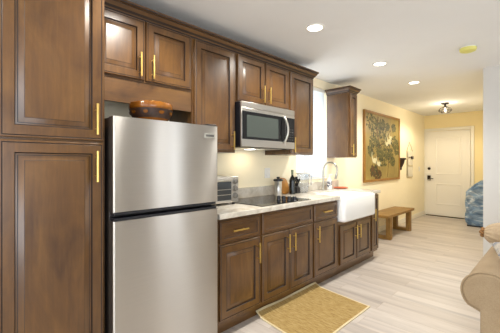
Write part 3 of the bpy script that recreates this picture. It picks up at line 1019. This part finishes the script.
# ------------------------------------------------------------------ rug
A = Vector((0.563, 1.868)); B = Vector((0.563, 2.770)); Cc = Vector((1.175, 2.700)); D = Vector((1.175, 1.785))
rg = thing('rug', (0.86, 2.28, 0), 'tan woven jute rug with curled edge in front of the base cabinets', 'rug')
nu, nv = 56, 44
def rugpt(u, v):
    p = (A.lerp(D, v)).lerp(B.lerp(Cc, v), u)
    z = 0.008
    cu = max(0.0, 1 - v / 0.13)
    z += 0.038 * cu ** 1.5 * (0.85 + 0.15 * math.sin(u * 9 + 0.7)) * (1.0 if u < 0.9 else 1.0)
    z += 0.0015 * math.sin(u * 14) * max(0, 1 - v / 0.35)
    x = p.x + 0.003 * cu * math.sin(u * 11)
    if v > 0.9:
        x += 0.0015 * math.sin(u * 9)
    return (max(0.5605, x), p.y, z)
def rug_patch(u0, u1, v0, v1, n, m, th=0.007):
    mb = MB()
    top = [[rugpt(u0 + (u1 - u0) * i / n, v0 + (v1 - v0) * j / m) for j in range(m + 1)] for i in range(n + 1)]
    vs, fs = [], []
    idx = lambda i, j, s: (i * (m + 1) + j) * 2 + s
    for i in range(n + 1):
        for j in range(m + 1):
            x, y, z = top[i][j]
            vs += [(x, y, z), (x, y, z - th)]
    for i in range(n):
        for j in range(m):
            fs.append((idx(i, j, 0), idx(i + 1, j, 0), idx(i + 1, j + 1, 0), idx(i, j + 1, 0)))
            fs.append((idx(i, j, 1), idx(i, j + 1, 1), idx(i + 1, j + 1, 1), idx(i + 1, j, 1)))
    for i in range(n):
        for j in (0, m):
            fs.append((idx(i, j, 0), idx(i + 1, j, 0), idx(i + 1, j, 1), idx(i, j, 1)))
    for j in range(m):
        for i in (0, n):
            fs.append((idx(i, j, 0), idx(i, j + 1, 0), idx(i, j + 1, 1), idx(i, j, 1)))
    mb.add(vs, fs)
    return mb
rug_patch(0.017, 0.983, 0.027, 0.973, nu, nv).build('weave', M['jute'], rg, angle=60)
mb = rug_patch(0.0, 0.0168, 0.0, 1.0, 2, nv)
for a in ((0.9832, 1.0, 0.0, 1.0, 2, nv), (0.017, 0.983, 0.0, 0.0268, nu, 2), (0.017, 0.983, 0.9732, 1.0, nu, 2)):
    q = rug_patch(*a)
    mb.add(q.v, q.f)
mb.build('border', M['jute_edge'], rg, angle=60)

# ------------------------------------------------------------------ hall wall: picture, corbel shelf, mail rack
pc = thing('wall_picture', (0.02, 5.88, 1.56), 'large gold framed picture of trees and white birds on the hall wall', 'picture')
py0, py1, pz0, pz1 = 5.075, 6.72, 0.945, 2.195
mb = MB()
fw = 0.045
mb.box(0.0008, 0.038, py0, py0 + fw, pz0, pz1).box(0.0008, 0.038, py1 - fw, py1, pz0, pz1)
mb.box(0.0008, 0.038, py0 + fw, py1 - fw, pz0, pz0 + fw).box(0.0008, 0.038, py0 + fw, py1 - fw, pz1 - fw, pz1)
mb.build('frame', M['frame_wood'], pc, bevel=0.004)
mb = MB()
iy0, iy1, iz0, iz1 = py0 + fw + 0.0005, py1 - fw - 0.0005, pz0 + fw + 0.0005, pz1 - fw - 0.0005
mb.box(0.003, 0.026, iy0, iy1, iz0, iz1, 0)
rnd = random.Random(3)
def S(s, t_):
    return iy0 + (iy1 - iy0) * s, iz1 - (iz1 - iz0) * t_
layer = [0.0262]
def poly(pts, mi):
    layer[0] += 0.0000025
    vs = [(layer[0], min(max(y, iy0), iy1), min(max(z, iz0), iz1)) for y, z in pts]
    mb.add(vs, [tuple(range(len(vs)))], mi)
def blob(s, t_, r, mi, asp=1.0):
    y, z = S(s, t_)
    n = 9
    ph = rnd.random() * 6
    poly([(y + r * asp * math.cos(2 * PI * k / n) * rnd.uniform(0.6, 1.2), z + r * math.sin(2 * PI * k / n) * rnd.uniform(0.6, 1.2)) for k in range(n)], mi)
def trunk(pts, w, mi):
    for (a, b), (c_, d_) in zip(pts[:-1], pts[1:]):
        y0, z0 = S(a, b); y1, z1 = S(c_, d_)
        v = Vector((y1 - y0, z1 - z0)); nrm = Vector((-v.y, v.x)).normalized() * w
        poly([(y0 - nrm.x, z0 - nrm.y), (y1 - nrm.x, z1 - nrm.y), (y1 + nrm.x, z1 + nrm.y), (y0 + nrm.x, z0 + nrm.y)], mi)
trunk([(0.33, 0.95), (0.30, 0.7), (0.36, 0.45), (0.30, 0.2), (0.34, 0.02)], 0.02, 4)
trunk([(0.36, 0.5), (0.55, 0.38), (0.72, 0.2)], 0.012, 4)
trunk([(0.62, 0.98), (0.66, 0.7), (0.8, 0.5), (0.95, 0.4)], 0.012, 4)
trunk([(0.3, 0.3), (0.15, 0.25), (0.08, 0.1)], 0.012, 4)
clusters = [(.15, .12, .14), (.30, .20, .13), (.45, .15, .10), (.50, .32, .13), (.20, .40, .11), (.15, .55, .09), (.86, .40, .11),
            (.93, .52, .09), (.60, .56, .13), (.70, .63, .12), (.50, .70, .11), (.82, .15, .07), (.35, .50, .10), (.40, .62, .08), (.78, .72, .08), (.62, .15, .06)]
for s_, t_, r in clusters:
    for k in range(70):
        a = rnd.random() * 2 * PI
        q = r * math.sqrt(rnd.random())
        blob(s_ + q * math.cos(a), t_ + q * 0.85 * math.sin(a) * 1.2, rnd.uniform(0.010, 0.028), rnd.choice((1, 2, 2)), 1.3)
for s_, t_, r in ((.27, .90, .10), (.2, .86, .07), (.34, .93, .08)):
    for k in range(14):
        a = rnd.random() * 2 * PI
        q = r * math.sqrt(rnd.random())
        blob(s_ + q * math.cos(a), t_ + q * math.sin(a), rnd.uniform(0.02, 0.05), rnd.choice((4, 4, 1)))
def bird(s_, t_, k):
    y, z = S(s_, t_)
    poly([(y + k * a, z + k * b) for a, b in ((-.10, .0), (-.03, .055), (.06, .05), (.11, .0), (.06, -.045), (-.03, -.04))], 3)
    poly([(y + k * a, z + k * b) for a, b in ((-.09, .0), (-.13, .09), (-.12, .16), (-.10, .16), (-.10, .09), (-.05, .03))], 3)
    poly([(y + k * a, z + k * b) for a, b in ((.07, .02), (.15, -.03), (.13, -.05), (.05, -.03))], 1)
    poly([(y + k * a, z + k * b) for a, b in ((.0, -.03), (.005, -.15), (.015, -.15), (.015, -.03))], 1)
bird(.68, .40, 1.1); bird(.60, .44, 0.8); bird(.24, .72, 1.0); bird(.36, .77, 0.9); bird(.72, .33, .7)
mb.build('canvas', [M['gild'], M['leaf_dark'], M['leaf_mid'], M['crane'], M['rock']], pc, smooth=False)

# corbel shelf
c = (0.0, 6.855, 1.38)
b = thing('corbel_shelf', c, 'small dark carved corbel shelf on the wall right of the picture', 'shelf')
mb = MB()
n = 16
def half(r, z, k=0.85):
    r *= 0.66
    return [(0.001 + r * k * math.sin(PI * j / n), c[1] - r * math.cos(PI * j / n), z) for j in range(n + 1)]
mb.loft([half(r, z) for r, z in ((0.02, 1.13), (0.045, 1.15), (0.04, 1.18), (0.075, 1.22), (0.12, 1.28), (0.135, 1.33), (0.15, 1.345))])
mb.build('bracket', M['corbel'], b)
mb = MB().loft([half(r, z) for r, z in ((0.165, 1.3455), (0.19, 1.355), (0.19, 1.38), (0.18, 1.385))])
mb.build('shelf_board', M['corbel'], b)
# mail rack
b = thing('mail_rack', (0.0, 7.36, 1.3), 'thin wire letter rack holding cream papers on the wall near the entry door', 'rack')
mb = MB()
ya, yb = 7.20, 7.56
mb.tube([(0.012, ya, 0.96), (0.012, ya, 1.55), (0.012, (ya + yb) / 2, 1.74), (0.012, yb, 1.55), (0.012, yb, 0.96), (0.012, ya, 0.96)], 0.004, 6)
for z in (1.10, 1.27, 1.42):
    mb.tube([(0.012, ya, z), (0.012, yb, z)], 0.003, 6)
mb.build('wire_frame', M['wire'], b)
for z0, z1 in ((0.98, 1.20), (1.23, 1.38), (1.41, 1.54)):
    o = MB().box(0.017, 0.03, ya + 0.03, yb - 0.03, z0, z1)
    o.build('pocket', M['paper'], b, bevel=0.003)
MB().box(0.031, 0.05, yb - 0.16, yb - 0.04, 1.365, 1.43).build('clip', M['corbel'], b, bevel=0.003)

# ------------------------------------------------------------------ bench
bx0, bx1, by0, by1, bz = 0.045, 0.41, 5.12, 6.40, 0.42
b = thing('bench', (0.23, 5.76, 0), 'brown wooden bench with square sled legs against the hall wall', 'bench')
MB().box(bx0, bx1, by0, by1, bz - 0.045, bz).build('seat', M['bench'], b, bevel=0.005)
for yc in (5.30, 6.25):
    lw = 0.045
    lg = MB().box(bx0 + 0.03, bx0 + 0.03 + 0.075, yc - lw, yc + lw, 0.0005, bz - 0.0455)
    lg.box(bx1 - 0.02 - 0.075, bx1 - 0.02, yc - lw, yc + lw, 0.0005, bz - 0.0455)
    lg.box(bx0 + 0.105, bx1 - 0.095, yc - lw, yc + lw, 0.0005, 0.055)
    lg.build('leg_frame', M['bench'], b, bevel=0.004)

# ------------------------------------------------------------------ sofa and cushions
sf = thing('sofa', (2.95, 2.85, 0), 'beige fabric sofa with rolled arm at the right edge of the room', 'sofa')
def arm(x_in, sgn):
    """rolled arm: outline in x-z, extruded along y"""
    cx, cz, rx, rz = 0.0, 0.487, 0.135, 0.128
    pts = []
    n = 22
    a0, a1 = math.radians(-28), math.radians(222)
    for k in range(n + 1):
        a = a0 + (a1 - a0) * k / n
        pts.append((cx + rx * math.cos(a), cz + rz * math.sin(a)))
    pts.append((-0.040, 0.375))
    pts.append((-0.040, 0.05))
    pts.append((0.125, 0.05))
    pts.append((0.125, 0.395))
    mb = MB()
    gx = sum(p[0] for p in pts) / len(pts); gz = sum(p[1] for p in pts) / len(pts)
    L = []
    for y, s_ in ((2.330, 0.60), (2.322, 0.86), (2.326, 0.93), (2.338, 0.985), (2.352, 1.0), (2.7, 1.0), (3.0, 1.0), (3.42, 1.0), (3.45, 0.96), (3.46, 0.9)):
        L.append([(x_in + sgn * (gx + (px - gx) * s_), y, gz + (pz - gz) * s_ if pz > 0.06 else 0.05) for px, pz in pts])
    mb.loft(L)
    return mb
arm(2.06, 1).build('arm', M['sofa'], sf, angle=48)
arm(3.95, -1).build('arm', M['sofa'], sf, angle=48)
MB().box(2.187, 3.823, 2.38, 3.46, 0.05, 0.28).build('seat_base', M['sofa'], sf, bevel=0.02)
pp = []
for k in range(23):
    a = math.radians(-28 + 250 * k / 22)
    pp.append((2.06 + 0.137 * math.cos(a), 2.336, 0.487 + 0.130 * math.sin(a)))
pp.append((2.022, 2.336, 0.375))
MB().tube(pp, 0.006, 8).build('piping', M['sofa'], sf)
for k in range(2):
    x0 = 2.19 + k * 0.817
    MB().box(x0, x0 + 0.813, 2.34, 3.18, 0.282, 0.45).build('seat_cushion', M['sofa'], sf, bevel=0.05)
    MB().box(x0, x0 + 0.813, 3.19, 3.40, 0.452, 0.84).build('back_cushion', M['sofa'], sf, bevel=0.06)
MB().box(2.187, 3.823, 3.405, 3.50, 0.282, 0.80).build('back_frame', M['sofa'], sf, bevel=0.03)
for x in (2.06, 3.95):
    for y in (2.40, 3.40):
        MB().box(x - 0.025, x + 0.025, y - 0.025, y + 0.025, 0.0005, 0.0495).build('foot', M['corbel'], sf)

def cushion(name, mat, w, h, th, parent, n=16):
    mb = MB()
    vs, fs = [], []
    for s_ in (1, -1):
        for i in range(n + 1):
            for j in range(n + 1):
                u = -1 + 2 * i / n; v = -1 + 2 * j / n
                k = (max(0, 1 - u * u) * max(0, 1 - v * v)) ** 0.42
                pin = 1 - 0.06 * (1 - abs(u)) * abs(v) - 0.06 * (1 - abs(v)) * abs(u)
                wr = 0.05 * math.sin(5 * u + 3 * v) * k
                vs.append((u * w / 2 * (1 - 0.07 * (1 - v * v) * 0.4), v * h / 2 * (1 - 0.07 * (1 - u * u) * 0.4), s_ * th / 2 * (k + wr)))
    N = (n + 1) * (n + 1)
    for s_ in range(2):
        for i in range(n):
            for j in range(n):
                a = s_ * N + i * (n + 1) + j
                q = (a, a + n + 1, a + n + 2, a + 1)
                fs.append(q if s_ == 0 else tuple(reversed(q)))
    mb.add(vs, fs)
    o = mb.build(name, mat, parent, local=True, angle=80)
    me = o.data
    bm = bmesh.new(); bm.from_mesh(me)
    bmesh.ops.remove_doubles(bm, verts=bm.verts, dist=0.0005)
    bmesh.ops.recalc_face_normals(bm, faces=bm.faces)
    for f_ in bm.faces:
        f_.smooth = True
    bm.to_mesh(me); bm.free()
    return o
# cream bolster with a gathered brown knot at its end, lying across the arm
cu = thing('bolster_pillow', (1.925, 3.03, 0.736), 'cream bolster pillow with brown gathered knot at its end lying on the sofa arm', 'pillow')
cu.rotation_euler = (0, math.radians(94), math.radians(4))
prof = [(0.012, 0.012), (0.034, 0.018), (0.060, 0.040), (0.084, 0.075), (0.100, 0.12), (0.104, 0.20), (0.103, 0.34), (0.085, 0.43), (0.05, 0.47), (0.02, 0.48)]
loops = []
for r, z in prof:
    loops.append([((r + 0.0045 * math.cos(14 * 2 * PI * k / 84) * max(0, 1 - z / 0.13)) * math.cos(2 * PI * k / 84),
                   (r + 0.0045 * math.cos(14 * 2 * PI * k / 84) * max(0, 1 - z / 0.13)) * math.sin(2 * PI * k / 84), z) for k in range(84)])
MB().loft(loops).build('pillow_body', M['pillow'], cu, local=True, angle=80, subsurf=1)
mb = MB()
for k in range(8):
    a = 2 * PI * k / 8
    ca, sa = math.cos(a), math.sin(a)
    mb.tube([(0.006 * ca, 0.006 * sa, 0.016), (0.030 * ca, 0.030 * sa, -0.004), (0.034 * ca, 0.034 * sa, 0.016), (0.022 * ca, 0.022 * sa, 0.026)], [0.010, 0.013, 0.012, 0.006], 8)
mb.lathe([(0.004, -0.014), (0.014, -0.010), (0.016, 0.004), (0.01, 0.014)], (0, 0, 0), 12)
mb.build('knot', M['tan'], cu, local=True, subsurf=1)
cu = thing('throw_pillow', (2.215, 2.70, 0.672), 'grey-blue patterned throw pillow lying on the sofa arm in front of the bolster', 'pillow')
cu.rotation_euler = (math.radians(12), math.radians(6), math.radians(20))
cushion('pillow_body', M['pattern'], 0.34, 0.26, 0.12, cu)

# ------------------------------------------------------------------ blue covered bundle by the door
mb = MB()
rnd = random.Random(8)
def bund(u, v):
    # u around, v up
    a = 2 * PI * u
    ca, sa = math.cos(a), math.sin(a)
    e = 0.35
    x = (abs(ca) ** e) * (1 if ca >= 0 else -1)
    y = (abs(sa) ** e) * (1 if sa >= 0 else -1)
    return x, y
n, m = 64, 40
loops = []
for j in range(m + 1):
    v = j / m
    z = 0.03 + 0.90 * v
    lp = []
    for i in range(n):
        x, y = bund(i / n, v)
        k = 1.0
        if v > 0.9:
            k = math.sqrt(max(0.02, 1 - ((v - 0.9) / 0.1) ** 2)) * 0.8 + 0.2
        if v < 0.05:
            k = 0.95
        w = 0.012 * math.sin(23 * v + 6 * math.sin(2 * PI * i / n * 2)) + 0.008 * math.sin(41 * v + 11 * i / n * 2 * PI)
        xl = -0.26
        if v > 0.73:                      # shoulder slopes back towards the right
            xl = -0.26 + (v - 0.73) / 0.27 * 0.24
        xx = xl if x < 0 else 0.27
        lp.append((1.27 + (abs(x) * xx) * k + w * (1 if x > 0 else -1), 7.80 + y * (0.27 + w) * k, z))
    loops.append(lp)
bb = thing('covered_bundle', (1.27, 7.8, 0), 'blue and white streaked cloth-covered bundle on the floor beside the entry door', 'bundle')
mb.loft(loops).build('cover', M['blue'], bb, angle=80)
mb = MB()
mb.box(1.04, 1.50, 7.56, 8.04, 0.0005, 0.028)
mb.build('base', M['black'], bb)

# ------------------------------------------------------------------ ceiling fittings
def spot(name, loc, power, col, size, blend, rad):
    l = bpy.data.lights.new(name, 'SPOT')
    l.energy = power
    l.color = col
    l.spot_size = math.radians(size)
    l.spot_blend = blend
    l.shadow_soft_size = rad
    o = bpy.data.objects.new(name, l)
    o.location = loc
    COL.objects.link(o)
    return o
where = ['nearest the camera', 'in the middle of the row of three', 'farthest towards the entry hall']
for k, y in enumerate((2.27, 3.63, 4.83)):
    c = (0.88, y, CEIL)
    b = thing('recessed_light', c, 'round white recessed ceiling light ' + where[k], 'ceiling light', 'recessed lights in the kitchen ceiling')
    prof = [(0.080, -0.0005), (0.080, -0.004), (0.074, -0.008), (0.066, -0.008), (0.062, -0.004), (0.062, -0.0006)]
    MB().lathe(prof, c, 36, 0, False, False).build('trim_ring', M['white_matte'], b)
    MB().lathe([(0.0615, -0.0008), (0.0615, -0.005), (0.03, -0.007), (0.002, -0.0072)], c, 32).build('lens', M['lens'], b)
    l = spot('downlight_lamp', (0.88, y, CEIL - 0.03), LAMP_W * 4, LAMP_COL, 150, 0.6, 0.065)
    l.parent = b
    l.location = (0, 0, -0.03)
for y in (0.95, -0.4, -1.7):
    # unseen lamps added for light, carrying the row on past the camera
    spot('downlight_lamp', (0.88, y, CEIL - 0.03), LAMP_W * 4, LAMP_COL, 150, 0.6, 0.065)

# flush light by the door
c = (0.80, 6.92, CEIL)
b = thing('flush_ceiling_light', c, 'dark bronze cage ceiling light with clear glass near the entry door', 'ceiling light')
MB().lathe([(0.07, -0.0005), (0.07, -0.012), (0.055, -0.022), (0.018, -0.026), (0.018, -0.07), (0.045, -0.075), (0.045, -0.085), (0.01, -0.086)], c, 28).build('canopy', M['bronze'], b)
gp = [(0.05, -0.088), (0.085, -0.105), (0.107, -0.135), (0.107, -0.155), (0.085, -0.178), (0.06, -0.186)]
MB().lathe(gp, c, 32, 0, False, False).build('glass_shade', M['pane'], b)
mb = MB()
for k in range(8):
    a = 2 * PI * k / 8
    mb.tube([(c[0] + (r + 0.003) * math.cos(a), c[1] + (r + 0.003) * math.sin(a), c[2] + z) for r, z in gp], 0.003, 6)
for r, z in ((0.112, -0.145), (0.064, -0.187)):
    mb.tube([(c[0] + r * math.cos(2 * PI * k / 28), c[1] + r * math.sin(2 * PI * k / 28), c[2] + z) for k in range(29)], 0.004, 6)
mb.build('cage', M['bronze'], b)
MB().lathe([(0.012, -0.0865), (0.014, -0.10), (0.028, -0.125), (0.026, -0.145), (0.012, -0.158), (0.002, -0.16)], c, 18).build('bulb', M['bulb'], b)
l = spot('flush_lamp', c, FLUSH_W * 1.9, FLUSH_COL, 172, 0.35, 0.05)
l.parent = b
l.location = (0, 0, -0.205)
l = bpy.data.lights.new('flush_glow', 'POINT')
l.energy = 7.0
l.color = FLUSH_COL
l.shadow_soft_size = 0.04
o = bpy.data.objects.new('flush_glow', l)
o.location = (0, 0, -0.23)
o.parent = b
COL.objects.link(o)

# smoke detector under a yellow dust cover
c = (1.717, 3.738, CEIL)
b = thing('smoke_detector', c, 'round smoke detector with yellow dust cover on the ceiling', 'smoke detector')
MB().lathe([(0.066, -0.0005), (0.066, -0.012), (0.06, -0.0125)], c, 28).build('mounting_plate', M['plastic_white'], b)
MB().lathe([(0.072, -0.0127), (0.073, -0.03), (0.066, -0.042), (0.045, -0.050), (0.005, -0.053)], c, 32).build('dust_cover', M['yellow'], b)
